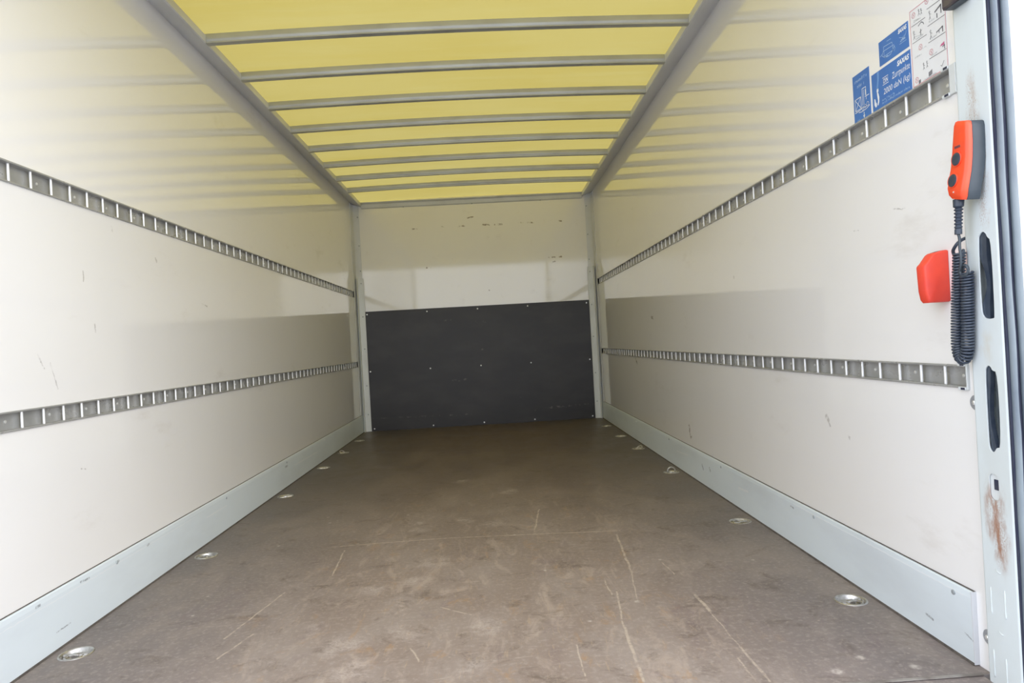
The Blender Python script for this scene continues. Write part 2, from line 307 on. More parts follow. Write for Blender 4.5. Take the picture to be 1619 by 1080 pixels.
def tag(o, label, cat, group=None):
    o['label'] = label; o['category'] = cat
    if group: o['group'] = group
def plate(name, outline, holes, depth, mat, M4, parent=None, kind=None, loc=None):
    """flat plate with real holes: 2D curve filled and extruded, placed by matrix M4 (2D x,y -> world)"""
    cu = bpy.data.curves.new(name, 'CURVE'); cu.dimensions = '2D'; cu.fill_mode = 'BOTH'; cu.extrude = depth / 2
    for ring in [outline] + holes:
        s = cu.splines.new('POLY'); s.points.add(len(ring) - 1); s.use_cyclic_u = True
        for pt, q in zip(s.points, ring): pt.co = (q[0], q[1], 0, 1)
    tmp = bpy.data.objects.new('temp', cu); C.objects.link(tmp)
    dg = bpy.context.evaluated_depsgraph_get(); me = bpy.data.meshes.new_from_object(tmp.evaluated_get(dg))
    bpy.data.objects.remove(tmp); bpy.data.curves.remove(cu)
    bm = BM(); bm.from_mesh(me); bpy.data.meshes.remove(me); bmesh.ops.remove_doubles(bm, verts=bm.verts, dist=1e-5); bm.transform(M4)
    return obj(name, bm, mat, parent, loc, kind=kind)
def circle(cx, cy, r, n=20): return [(cx + r * math.cos(2 * math.pi * k / n), cy + r * math.sin(2 * math.pi * k / n)) for k in range(n)]

# ------------------------------------------------------------------ the setting
# ground of the yard outside
bm = BM(); add_box(bm, -22, 22, -24, 20, -1.1, -.95); obj('ground', bm, mat_out, kind='structure')

def arch(x): return .016 * (1 - (x / HW) ** 2)
ZS = 1.957 + .0363
# floor with twelve round cut-outs for the lashing rings
RY = (1.745, 2.53, 3.50, 4.287, 4.865, 5.458); RX = .979
holes = [circle(s * RX, y, .0345) for s in (-1, 1) for y in RY]
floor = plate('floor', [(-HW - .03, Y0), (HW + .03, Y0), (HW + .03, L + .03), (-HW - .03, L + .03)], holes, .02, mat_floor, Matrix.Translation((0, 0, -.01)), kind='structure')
bm = BM(); add_box(bm, -HW - .03, HW + .03, Y0, L + .03, -.06, -.0202); obj('trim_1', bm, mat_grey, kind='structure')
bm = BM(); add_prism(bm, [(1.236, -.16), (Y0 - .001, -.16), (Y0 - .001, -.0015), (1.236, -.004)], 'x', -HW + .02, HW - .02); sill = obj('trim_2', bm, mat_floor, kind='structure')
bm = BM(); add_box(bm, -HW + .02, HW - .02, Y0 - .004, Y0 + .003, .0002, .0022); obj('sill_strip', bm, mat_sill, sill)

# side walls with recessed grooves for the four lashing rails
T = .042; G = .0165
def wall_profile(s):
    q = [(HW, 0), (HW, LOW[0]), (HW + G, LOW[0]), (HW + G, LOW[1]), (HW, LOW[1]), (HW, UP[0]), (HW + G, UP[0]), (HW + G, UP[1]), (HW, UP[1]), (HW, ZS + arch(HW) - .0004), (HW + T, ZS + arch(HW + T) - .0004), (HW + T, 0)]
    return [(s * x, z) for x, z in q]
walls = {}
for s, nm in ((-1, 'wall_left'), (1, 'wall_right')):
    bm = BM(); add_prism(bm, wall_profile(s), 'y', Y0, L); walls[s] = obj(nm, bm, mat_wall, kind='structure')
    bm = BM(); add_box(bm, *sorted((s * (HW + T + .001), s * (HW + T + .004))), Y0, L + .04, -.06, ZR + .06); obj('outer_skin', bm, mat_skin, walls[s])
bm = BM(); add_prism(bm, [(-HW - T, -.06), (HW + T, -.06)] + [(x_, ZS + arch(x_) - .0004) for x_ in [HW + T - i * (2 * HW + 2 * T) / 24 for i in range(25)]], 'y', L, L + .045); obj('wall_front', bm, mat_wall, kind='structure')

# baseboards: folded aluminium with a thin top lip
for s, nm in ((-1, 'baseboard_left'), (1, 'baseboard_right')):
    bm = BM(); add_prism(bm, [(s * HW, .004), (s * (HW - .010), .004), (s * (HW - .010), .136), (s * (HW - .0085), .1475), (s * (HW - .006), .150), (s * HW, .150)], 'y', 1.376, L - .002)
    b = obj(nm, bm, mat_base, kind='structure')
    bm = BM(); add_prism(bm, [(s * HW, .0), (s * (HW - .0125), .0), (s * (HW - .0105), .005), (s * HW, .005)], 'y', 1.376, L - .002); obj('bottom_seal', bm, mat_grit, b)
    bm = BM(); add_box(bm, *sorted((s * HW, s * (HW - .0035))), 1.376, L - .002, .1501, .1515); obj('sealant_line', bm, mat_grit, b)
    bm = BM(); add_box(bm, *sorted((s * HW, s * (HW - .0108))), 1.3742, 1.3758, .002, .151); obj('end_lip', bm, mat_trim, b)
    for y in (1.43, 2.06, 2.9, 3.75, 4.6, 5.4):
        bm = BM(); add_lathe(bm, [(.0055, 0), (.005, .0018), (.002, .0026)], (s * (HW - .010), y, .131), 'x', 10, -s); obj('rivet', bm, mat_grey if y < 4 else mat_screw, b)

# roof rails along both walls, front wall header trim, rear header
for i, s in enumerate((-1, 1)):
    bm = BM(); add_prism(bm, [(s * HW, ZR), (s * (HW - .06), ZR - .020), (s * (HW - .080), ZR - .029), (s * (HW - .085), ZR - .026), (s * (HW - .085), ZR + .004), (s * HW, ZR + .004)], 'y', Y0, L)
    obj('trim_%d' % (3 + i), bm, mat_trim, kind='structure')
bm = BM(); add_prism(bm, [(L, ZR - .048), (L - .006, ZR - .046), (L - .012, ZR - .040), (L - .02, ZR - .012), (L - .04, ZR), (L - .04, ZR + .004), (L, ZR + .004)], 'x', -HW + .084, HW - .084)
hd = obj('trim_5', bm, mat_trim, kind='structure')
for x in (-.6, 0., .6):
    bm = BM(); add_lathe(bm, [(.007, 0), (.006, .002), (.002, .003)], (x, L - .0065, ZR - .044), 'y', 10, -1); obj('rivet', bm, mat_grey, hd)
bm = BM(); add_box(bm, -HW - .045, HW + .045, 1.236, Y0 - .001, ZR - .05, ZR + .1, .006); obj('trim_6', bm, mat_post, kind='structure')
# corner posts: cove angle over the full height, white angle guard on its lower part
for i, s in enumerate((-1, 1)):
    prof = [(s * HW, L), (s * HW, L - .10), (s * (HW - .003), L - .10), (s * (HW - .004), L - .05), (s * (HW - .012), L - .022), (s * (HW - .03), L - .008), (s * (HW - .058), L - .004), (s * (HW - .060), L)]
    bm = BM(); add_prism(bm, prof, 'z', .0, ZR - .01); o = obj('trim_%d' % (7 + i), bm, mat_trim, kind='structure', smooth=30)
    for z in (1.87, 1.62, 1.40):
        bm = BM(); add_lathe(bm, [(.006, 0), (.005, .002), (.002, .003)], (s * (HW - .048), L - .0056, z), 'y', 10, -1); obj('rivet', bm, mat_grey, o)
    prof = [(s * (HW - .013), L - .024), (s * (HW - .016), L - .062), (s * (HW - .020), L - .062), (s * (HW - .024), L - .030), (s * (HW - .070), L - .017), (s * (HW - .070), L - .0155), (s * (HW - .045), L - .0085), (s * (HW - .030), L - .010)]
    bm = BM(); add_prism(bm, prof, 'z', .002, 1.335); o = obj('trim_%d' % (9 + i), bm, mat_guard, kind='structure')
    for z in (1.29, 1.0, .72, .40, .15):
        bm = BM(); add_lathe(bm, [(.006, 0), (.005, .002), (.002, .003)], (s * (HW - .050), L - .0225, z), 'y', 10, -1); obj('rivet', bm, mat_grey, o)

# translucent roof on transverse bows
bm = BM(); xs = [-HW - T + i * (2 * HW + 2 * T) / 24 for i in range(25)]
ny = 24; grid = [[bm.verts.new((x, 1.25 + j * (L + .044 - 1.25) / ny, ZS + arch(x))) for x in xs] for j in range(ny + 1)]
for j in range(ny):
    for i in range(24): bm.faces.new((grid[j][i], grid[j][i + 1], grid[j + 1][i + 1], grid[j + 1][i]))
ceiling = obj('ceiling', bm, mat_roof, kind='structure', smooth='all')
prof = [(-.0155, .0365), (-.0150, .030), (-.0148, .018), (-.0135, .012), (-.0105, .0085), (-.0100, .0055), (-.0140, .0045), (-.0145, .003), (-.0140, 0), (.0140, 0), (.0145, .003), (.0140, .0045), (.0100, .0055), (.0105, .0085), (.0135, .012), (.0148, .018), (.0150, .030), (.0155, .0365)]
BOW0, BOWS = 2.7734, .3864
for k in range(-2, 8):
    y = BOW0 + k * BOWS; bm = BM(); secs = []
    for i in range(17):
        x = -(HW - .082) + i * (2 * HW - .164) / 16
        secs.append([(x, y + a, 1.957 + b + arch(x)) for a, b in prof])
    add_loft(bm, secs); obj('roof_bow', bm, mat_bow, ceiling, loc=(0, y, 1.957), smooth=40)

# ------------------------------------------------------------------ lashing rails with their rods
zr0 = -.5
def make_rail(s, zz, label, yend):
    b, tp = zz; X = s * HW
    r = thing('lashing_rail', label, 'lashing rail', (X, Y0 + .02, b), 'lashing rails along the side walls')
    q = [(-.004, tp), (.0155, tp), (.0155, b), (-.004, b), (-.0045, b + .002), (-.004, b + .0042), (.0135, b + .0042), (.0135, tp - .0042), (-.004, tp - .0042), (-.0045, tp - .002)]
    bm = BM(); add_prism(bm, [(X + s * d, z) for d, z in q], 'y', Y0 + .022, yend); obj('channel', bm, mat_alu, r)
    n = int((yend - 1.437) / .08175) + 1
    for k in range(n):
        y = 1.438 + k * .08175 if s > 0 else 1.463 + k * .08175
        if y > yend - .01: break
        if not rodmesh:
            bm = BM(); add_lathe(bm, [(.0030, b + .0044), (.0030, tp - .0044)], (0, 0, 0), 'z', 10)
            bm.transform(Matrix.Translation((0, 0, -(b + tp) / 2))); bmesh.ops.recalc_face_normals(bm, faces=bm.faces); me = bpy.data.meshes.new('rod'); bm.to_mesh(me); bm.free(); me.materials.append(mat_rod)
            for f_ in me.polygons: f_.use_smooth = True
            me.set_sharp_from_angle(angle=.6); rodmesh.append(me)
            bm = BM(); add_lathe(bm, [(.0042, 0), (.004, .0016), (.0015, .0024)], (0, 0, 0), 'x', 8, -1); bmesh.ops.recalc_face_normals(bm, faces=bm.faces); me = bpy.data.meshes.new('screw'); bm.to_mesh(me); bm.free(); me.materials.append(mat_screw); rodmesh.append(me)
        o = bpy.data.objects.new('rod', rodmesh[0]); C.objects.link(o); o.parent = r
        o.location = Vector((X + s * .0042, y, (b + tp) / 2)) - r.location
        o.scale = (1, 1, (tp - b - .0088) / rodh[0])
        if k % 2 == (0 if s > 0 else 1) and y < 4.2:
            o = bpy.data.objects.new('screw', rodmesh[1]); C.objects.link(o); o.parent = r
            o.location = Vector((X + s * .0134, y - .045, (b + tp) / 2)) - r.location
            if s < 0: o.rotation_euler = (0, 0, math.pi)
    return r
rodmesh = []; rodh = [UP[1] - UP[0] - .0088]
RE = L - .105
railR = make_rail(1, UP, 'upper aluminium lashing rail on the right wall, below the stickers', RE)
make_rail(-1, UP, 'upper aluminium lashing rail on the left wall, sloping down in view', RE)
railL = make_rail(1, LOW, 'lower aluminium lashing rail on the right wall, ending under the coiled cable', RE)
make_rail(-1, LOW, 'lower aluminium lashing rail on the left wall, above the pale baseboard', RE)
# white filler in the wall grooves behind the rails' rear ends
for s in (-1, 1):
    for b, tp in (UP, LOW):
        bm = BM(); add_box(bm, *sorted((s * (HW + .00005), s * (HW + G))), Y0, 1.3580, b, tp); obj('groove_filler', bm, mat_wall, walls[s])
# end caps of the two right-hand rails
for r, zz in ((railR, UP), (railL, LOW)):
    b, tp = zz; bm = BM()
    add_box(bm, HW - .0055, HW + .004, 1.3435 if zz is UP else 1.3585, 1.3625, b - .003, tp + .003, .001)
    obj('end_cap', bm, mat_guard, r)
    for z in (b - .0005, tp + .0005):
        bm = BM(); add_box(bm, HW - .0075, HW + .002, 1.362, 1.384, z - .0035, z + .0035, .001); c = obj('end_tab', bm, mat_guard, r)
        bm = BM(); add_box(bm, HW - .0082, HW - .0060, 1.3635, 1.375, z - .0022, z + .0022); obj('slot', bm, mat_gap, c)

# ------------------------------------------------------------------ black kick board on the front wall
YP = L - .014
bm = BM(); add_box(bm, -.9785, .9785, YP, L - .001, .002, 1.043)
kb = obj('kick_board', bm, mat_ply, loc=(0, L - .005, 0)); tag(kb, 'black plywood protection board screwed to the lower front wall', 'board')
for z, xs_ in ((1.018, (-.965, -.445, -.003, .436, .955)), (.520, (-.963, -.442, 0, .439, .957)), (.022, (-.955, -.443, .001, .445, .955))):
    for x in xs_:
        bm = BM(); add_lathe(bm, [(.0065, 0), (.006, .0022), (.003, .0030)], (x, YP, z), 'y', 10, -1); obj('screw', bm, mat_screw, kb)

# ------------------------------------------------------------------ lashing rings let into the floor
def make_ring(x, y, lab, tilt, rot):
    """tilt: angle of the loop above the floor; rot: direction the loop points when down"""
    t_ = thing('lashing_ring', lab, 'lashing ring', (x, y, 0), 'lashing rings let into the floor')
    bm = BM(); add_lathe(bm, [(.0012, -.0125), (.022, -.012), (.030, -.009), (.0338, -.001), (.0350, .0012), (.0375, .0022), (.0395, .0016), (.0405, .0003)], (x, y, 0), 'z', 28)
    bmesh.ops.delete(bm, geom=[f_ for f_ in bm.faces if len(f_.verts) > 4 and f_.calc_center_median().z > -.005], context='FACES_ONLY')
    obj('dish', bm, mat_steel, t_, smooth=40)
    rm = Matrix.Translation((x, y, 0)) @ Matrix.Rotation(rot, 4, 'Z')
    bm = BM(); add_tube(bm, [(-.030, .0, -.0035), (-.012, 0, -.0035), (.012, 0, -.0035), (.030, .0, -.0035)], .0042, 8)
    add_box(bm, -.010, .010, -.007, .007, -.010, .0015, .003, 2); bm.transform(rm); obj('hinge', bm, mat_steel, t_, smooth=40)
    path = [(-.019, .0, 0), (-.0195, .012, 0)] + [(-.0195 * math.cos(a), .014 + .015 * math.sin(a), 0) for a in [math.pi * k / 12 for k in range(1, 12)]] + [(.0195, .012, 0), (.019, 0, 0)]
    bm = BM(); add_tube(bm, path, .0034, 8); bm.transform(rm @ Matrix.Translation((0, 0, -.0035)) @ Matrix.Rotation(tilt, 4, 'X')); obj('loop', bm, mat_steel, t_, smooth='all')
    return t_
D = math.radians
ordn = ('nearest', 'second nearest', 'third nearest', 'fourth nearest', 'fifth nearest', 'farthest')
spec_r = [(0, D(200), 'loop folded down in its round dish'), (0, D(20), 'loop lying flat in its round dish'), (D(88), D(5), 'with its square loop standing upright'), (D(38), D(-62), 'with its loop tipped towards the baseboard'), (0, D(0), 'folded flat'), (0, D(0), 'folded flat before the corner')]
spec_l = [(0, D(180), 'loop folded down in its round dish'), (D(6), D(150), 'its shiny dish bright against brown floor'), (0, D(30), 'small bright folded ring'), (0, D(10), 'folded flat'), (D(42), D(62), 'with its loop tipped towards the baseboard'), (0, D(0), 'folded flat before the corner')]
for i, y in enumerate(RY):
    a, b, txt = spec_r[i]; make_ring(RX, y, '%s lashing ring on the right side, %s' % (ordn[i], txt), a, b)
    a, b, txt = spec_l[i]; make_ring(-RX, y, '%s lashing ring on the left side, %s' % (ordn[i], txt), a, b)

# ------------------------------------------------------------------ rear door posts
def rounded(y0, y1, z0, z1, r, n=5):
    out = []
    for cy, cz, a0 in ((y1 - r, z1 - r, 0), (y0 + r, z1 - r, 90), (y0 + r, z0 + r, 180), (y1 - r, z0 + r, 270)):
        for k in range(n + 1):
            a = math.radians(a0 + 90 * k / n); out.append((cy + r * math.cos(a), cz + r * math.sin(a)))
    return out
post = thing('door_post', 'pale blue-white steel rear door post on the right, slotted and rust-stained', 'door post', (XJ, 1.28, -.02))
s1 = [(1.288, .725), (1.287, .858), (1.281, .868), (1.273, .872), (1.265, .867), (1.262, .859), (1.2525, .853), (1.2530, .709), (1.257, .706), (1.276, .706), (1.284, .712)]
s2 = [(1.2885, .468), (1.288, .606), (1.283, .615), (1.277, .618), (1.271, .615), (1.268, .608), (1.2545, .606), (1.2555, .464), (1.267, .463), (1.272, .455), (1.278, .452), (1.285, .457)]
s3 = rounded(1.2675, 1.2925, .361, .411, .010)
def soften(r, it=2):
    for _ in range(it):
        q = []
        for a, b in zip(r, r[1:] + r[:1]):
            q += [(a[0] * .75 + b[0] * .25, a[1] * .75 + b[1] * .25), (a[0] * .25 + b[0] * .75, a[1] * .25 + b[1] * .75)]
        r = q
    return r
s1 = soften(s1); s2 = soften(s2)
MJ = Matrix(((0, 0, 1, XJ + .0015), (1, 0, 0, 0), (0, 1, 0, 0), (0, 0, 0, 1)))
plate('jamb_plate', [(1.2385, -.16), (1.3185, -.16), (1.3185, 2.03), (1.2385, 2.03)], [s1, s2, s3], .003, mat_post, MJ, post)
bm = BM(); add_prism(bm, [(XJ, 1.3186), (XJ + .0008, 1.3212), (XJ + .003, 1.3225), (HW + T, 1.3225), (HW + T, 1.3195), (XJ + .003, 1.3195), (XJ + .003, 1.3186)], 'z', -.16, 2.03); obj('front_flange', bm, mat_post, post)
bm = BM(); add_prism(bm, [(XJ, 1.2384), (XJ + .0008, 1.236), (XJ + .003, 1.235), (HW + T, 1.235), (HW + T, 1.238), (XJ + .003, 1.238), (XJ + .003, 1.2384)], 'z', -.16, 2.03); obj('rear_flange', bm, mat_post, post)
bm = BM(); add_box(bm, HW + T - .003, HW + T, 1.2382, 1.3193, -.16, 2.03); obj('outer_flange', bm, mat_post, post)
bm = BM(); add_box(bm, XJ + .032, XJ + .034, 1.2386, 1.3186, .43, .90); obj('cavity_lining', bm, mat_post, post)
# levers seen inside the two long slots
def lever(name, pts, wd, x0, x1, mat):
    bm = BM(); n = len(pts); top = []; 
    ring = [(y - wd_ / 2, z) for (y, z), wd_ in zip(pts, wd)] + [(y + wd_ / 2, z) for (y, z), wd_ in reversed(list(zip(pts, wd)))]
    add_prism(bm, ring, 'x', x0, x1); return obj(name, bm, mat, post)
lever('latch_lever', [(1.279, .875), (1.280, .855), (1.280, .835), (1.277, .815), (1.272, .797), (1.269, .78), (1.269, .765), (1.273, .75), (1.278, .735), (1.280, .72), (1.280, .70)], [.022, .022, .02, .015, .011, .010, .010, .014, .019, .022, .022], XJ + .0035, XJ + .012, mat_black)
lever('latch_lever', [(1.284, .622), (1.284, .60), (1.285, .58), (1.2865, .55), (1.287, .52), (1.285, .50), (1.282, .48), (1.279, .465), (1.277, .45)], [.014, .014, .012, .007, .005, .006, .009, .013, .018], XJ + .0035, XJ + .012, mat_black)
bm = BM(); add_prism(bm, [(XJ + .0126, 1.2548), (XJ + .0126, 1.2700), (XJ + .016, 1.273), (XJ + .031, 1.273), (XJ + .031, 1.2548)], 'z', .705, .856); obj('slot_shadow_strip', bm, mat_shell, post)  # dark strip painted as the inner shadow of the upper slot
bm = BM(); add_prism(bm, [(XJ + .0036, 1.2550), (XJ + .0036, 1.2655), (XJ + .006, 1.268), (XJ + .031, 1.268), (XJ + .031, 1.2550)], 'z', .462, .608); obj('slot_shadow_strip', bm, mat_shell, post)  # same painted inner shadow in the lower slot
bm = BM(); add_box(bm, XJ + .0035, XJ + .006, 1.264, 1.296, .352, .42); o = obj('latch_plate', bm, mat_guard, post)
bm = BM(); add_box(bm, XJ + .002, XJ + .0034, 1.269, 1.2825, .3805, .4005, .0006); obj('square_socket', bm, mat_gap, post)
# embossed ribs low on the jamb
for y, z0, z1 in ((1.304, .135, .188), (1.2675, .138, .193), (1.305, .012, .066), (1.273, .0, .062)):
    bm = BM(); add_tube(bm, [(XJ, y, z0), (XJ, y, z0 + .006), (XJ, y + .0006, (z0 + z1) / 2), (XJ, y, z1 - .008), (XJ, y, z1)], [.0008, .0017, .0009, .0016, .0006], 8); obj('embossed_rib', bm, mat_post, post, smooth='all')
for y, z in ((1.283, .105), (1.282, .223)):
    bm = BM(); add_tube(bm, [(XJ, y + .007, z + .003), (XJ, y + .002, z + .001), (XJ, y - .003, z - .001), (XJ, y - .007, z)], [.0006, .0012, .0016, .0007], 8); obj('embossed_rib', bm, mat_post, post, smooth='all')
# twin-lip rubber door seal on the rear flange
bm = BM(); add_box(bm, XJ + .002, XJ + .040, 1.2305, 1.2349, -.16, 2.03); obj('seal_carrier', bm, mat_gap, post)  # dark backing strip that paints the shadow lines beside the lips
for nm, xc, rx in (('seal_lip', XJ + .0098, .0053), ('seal_lip', XJ + .0300, .0070)):
    bm = BM(); secs = []
    for i in range(61):
        z = -.16 + i * 2.19 / 60; k = 1 + .12 * math.exp(-((z - 1.205) / .012) ** 2) + .12 * math.exp(-((z - .50) / .012) ** 2) + .04 * math.sin(z * 23 + rx * 900)
        wob = .0008 * math.sin(z * 9.1 + rx * 500) + .0005 * math.sin(z * 31)
        secs.append([(xc + wob + rx * k * math.cos(a), 1.2275 - .0065 * k * math.sin(a), z) for a in [2 * math.pi * j / 12 for j in range(12)]])
    add_loft(bm, secs); obj(nm, bm, mat_seal, post, smooth='all')
# left post, mostly outside the view
bm = BM(); add_box(bm, -HW - T, -XJ, 1.235, 1.3225, -.16, 2.03, .002); obj('trim_11', bm, mat_post, kind='structure')

# two washers half hidden by the right post
for z, lab in ((.540, 'grey bolt with washer half hidden by the door post, below the lower rail'), (.071, 'grey bolt with washer half hidden by the door post, beside the baseboard end')):
    b = thing('washer_bolt', lab, 'bolt', (HW, 1.338, z), 'washered bolts by the right door post')
    yb = 1.3445
    b.location.y = yb
    bm = BM(); add_lathe(bm, [(.0150, 0), (.0150, .0012), (.0138, .0022), (.006, .0024)], (HW, yb, z), 'x', 24, -1); obj('washer', bm, mat_wash, b, smooth=30)
    bm = BM(); add_lathe(bm, [(.0048, .0024), (.0048, .0050), (.0036, .0060), (.001, .0062)], (HW, yb, z), 'x', 6, -1); obj('bolt_head', bm, mat_screw, b)

# dark bracket at the top of the post
br = thing('door_bracket', 'dark plastic bracket at the top of the right door post, above the stickers', 'bracket', (XJ - .006, 1.30, 1.315))
bm = BM(); add_prism(bm, [(XJ - .001, 1.312), (XJ - .020, 1.312), (XJ - .022, 1.316), (XJ - .022, 1.43), (XJ - .014, 1.44), (XJ - .001, 1.44)], 'y', 1.266, 1.318); obj('body', bm, mat_bracket, br)
bm = BM(); add_box(bm, XJ - .019, XJ - .002, 1.270, 1.314, 1.3105, 1.3118); obj('bottom_cover', bm, mat_shell, br)

# ------------------------------------------------------------------ stickers on the right wall
XW = HW - .0007
def P3(y, z, d=0): return (XW - d, y, z)
def sheet(name, y0, y1, z0, z1, mat, label, cat='sticker', skew=0.):
    bm = BM(); add_box(bm, XW, HW - .00005, y0, y1, z0, z1)
    o = obj(name, bm, mat, loc=(HW, (y0 + y1) / 2, (z0 + z1) / 2)); tag(o, label, cat, 'stickers above the right lashing rail'); return o
def ribbon(bm, pts, wd, closed=False, d=.0003):
    pts = [Vector(q) for q in pts]
    if closed: pts = pts + [pts[0]]
    for a, b in zip(pts, pts[1:]):
        v = b - a
        if v.length < 1e-6: continue
        v.normalize(); n = Vector((-v.y, v.x)) * wd / 2; a2 = a - v * wd * .3; b2 = b + v * wd * .3
        bm.faces.new([bm.verts.new(P3(q.x, q.y, d)) for q in (a2 + n, b2 + n, b2 - n, a2 - n)])
def quad(bm, pts, d=.0003): bm.faces.new([bm.verts.new(P3(y, z, d)) for y, z in pts])
def flat(name, bm, mat, parent):
    o = obj(name, bm, mat, parent); return o
def text(body, yl, yr, z0, z1, mat, parent, shear=0., bold=0., d=.0003):
    """lettering that reads from yl (left, larger Y) to yr, its glyph boxes fitted between z0 and z1"""
    cu = bpy.data.curves.new('lettering', 'FONT'); cu.body = body; cu.size = 1; cu.shear = shear; cu.offset = bold; cu.resolution_u = 3
    tmp = bpy.data.objects.new('temp', cu); C.objects.link(tmp)
    dg = bpy.context.evaluated_depsgraph_get(); me = bpy.data.meshes.new_from_object(tmp.evaluated_get(dg))
    bpy.data.objects.remove(tmp); bpy.data.curves.remove(cu)
    xs = [v.co.x for v in me.vertices]; ys = [v.co.y for v in me.vertices]
    x0, x1, y0, y1 = min(xs), max(xs), min(ys), max(ys)
    bm = BM(); bm.from_mesh(me); bpy.data.meshes.remove(me)
    for v in bm.verts:
        v.co = Vector(P3(yl + (v.co.x - x0) / (x1 - x0) * (yr - yl), z0 + (v.co.y - y0) / (y1 - y0) * (z1 - z0), d))
    return flat('lettering', bm, mat, parent)
def squiggle(bm, yl, yr, z0, z1, seed, wd=.0006):
    """unreadable small print: a row of short strokes"""
    rnd = random.Random(seed); y = yl
    while y > yr:
        k = rnd.random(); h = z1 - z0
        if k < .16: y -= h * .5; continue
        hh = h if k > .8 else h * .68
        ribbon(bm, [(y, z0), (y, z0 + hh)], wd)
        if k > .4: ribbon(bm, [(y, z0 + hh * rnd.choice((.1, .5, .95))), (y - h * .42, z0 + hh * rnd.choice((.1, .5, .95)))], wd)
        y -= h * .62

ZB = UP[1] - .0035
# A: narrow blue sticker with a load diagram
A = sheet('sticker', 1.6515, 1.7275, UP[1] + .0005, 1.3365, mat_blue, 'narrow blue sticker with a white truck-load diagram and down arrow, leftmost')
bm = BM(); squiggle(bm, 1.718, 1.660, 1.3165, 1.3245, 3, .0013); squiggle(bm, 1.706, 1.672, 1.3015, 1.310, 5, .0013); squiggle(bm, 1.716, 1.70, 1.2205, 1.2235, 9, .0006); flat('small_print', bm, mat_pale, A)
bm = BM(); W_ = .0016
ribbon(bm, [(1.720, 1.2755), (1.693, 1.2760), (1.693, 1.2470), (1.720, 1.2470)], W_, True); ribbon(bm, [(1.720, 1.2755), (1.693, 1.2470)], W_); ribbon(bm, [(1.693, 1.2760), (1.720, 1.2470)], W_)
ribbon(bm, [(1.686, 1.252), (1.686, 1.293), (1.669, 1.293), (1.669, 1.262)], W_); ribbon(bm, [(1.680, 1.253), (1.680, 1.289)], W_); ribbon(bm, [(1.674, 1.270), (1.656, 1.270)], W_); ribbon(bm, [(1.671, 1.286), (1.671, 1.274)], .004)
ribbon(bm, [(1.722, 1.243), (1.700, 1.244), (1.690, 1.246), (1.656, 1.244)], W_); ribbon(bm, [(1.705, 1.240), (1.692, 1.238), (1.672, 1.239), (1.656, 1.243)], W_)
for cy, cz, r in ((1.686, 1.2445, .0045), (1.664, 1.249, .005), (1.675, 1.247, .004)): ribbon(bm, circle(cy, cz, r, 12), .0012, True)
flat('load_diagram', bm, mat_prt, A)
bm = BM(); ribbon(bm, [(1.682, 1.234), (1.682, 1.226)], .0022); quad(bm, [(1.6865, 1.227), (1.6775, 1.227), (1.682, 1.219)]); flat('arrow', bm, mat_prt, A)
# B: large blue sticker, lashing point load
B = sheet('sticker', 1.4885, 1.643, UP[1] + .0005, 1.3085, mat_blue, 'large blue sticker reading Zurrpunkte 2000 daN (kg), directly on the rail')
text('SAXAS', 1.538, 1.4925, 1.2890, 1.3010, mat_prt, B, .25, .045)
text('Zurrpunkte', 1.559, 1.492, 1.2640, 1.2830, mat_prt, B, .15)
text('2000 daN (kg)', 1.595, 1.4925, 1.2415, 1.2590, mat_prt, B, .15)
text('DIN', 1.594, 1.575, 1.2715, 1.2820, mat_prt, B, .1, .01)
bm = BM(); ribbon(bm, [(1.597, 1.2850), (1.574, 1.2850)], .0013); ribbon(bm, [(1.597, 1.2685), (1.574, 1.2685)], .0013); flat('emblem_bar', bm, mat_prt, B)
bm = BM(); squiggle(bm, 1.602, 1.552, 1.2330, 1.2375, 11, .0008); squiggle(bm, 1.602, 1.496, 1.2258, 1.2310, 12, .0009); flat('small_print', bm, mat_pale, B)
bm = BM(); quad(bm, [(1.618, 1.3075), (1.610, 1.3080), (1.611, 1.290), (1.616, 1.268), (1.624, 1.268), (1.618, 1.29)]); flat('strap_print', bm, mat_strap, B)
bm = BM(); quad(bm, [(1.6225, 1.268), (1.6155, 1.2690), (1.6155, 1.262), (1.6195, 1.258), (1.6235, 1.262)]); quad(bm, [(1.6225, 1.260), (1.6165, 1.258), (1.6135, 1.247), (1.6150, 1.236), (1.6190, 1.229), (1.6225, 1.231), (1.6195, 1.240), (1.6215, 1.250)])
quad(bm, [(1.6345, 1.249), (1.6305, 1.2475), (1.6285, 1.239), (1.6255, 1.2365), (1.6255, 1.229), (1.6305, 1.227), (1.6350, 1.234)]); flat('hook_print', bm, mat_prt, B)
# C: smaller blue sticker with the pallet strap drawing
Cc = sheet('sticker', 1.491, 1.6055, 1.3155, 1.3722, mat_blue, 'small blue sticker with a strapped-pallet line drawing, above the large one')
text('SAXAS', 1.528, 1.4955, 1.3580, 1.3680, mat_prt, Cc, .25, .045)
bm = BM()
ribbon(bm, [(1.586, 1.3545), (1.552, 1.3515), (1.549, 1.332), (1.5845, 1.332)], .0012, True); ribbon(bm, [(1.589, 1.345), (1.545, 1.343)], .0012); ribbon(bm, [(1.572, 1.362), (1.556, 1.361)], .001)
ribbon(bm, [(1.594, 1.340), (1.600, 1.337)], .0014); ribbon(bm, [(1.590, 1.343), (1.593, 1.336), (1.583, 1.329), (1.571, 1.326), (1.560, 1.327), (1.550, 1.333), (1.543, 1.340)], .0013); ribbon(bm, [(1.546, 1.341), (1.541, 1.334), (1.546, 1.328)], .001)
ribbon(bm, [(1.582, 1.3285), (1.570, 1.3285)], .002)
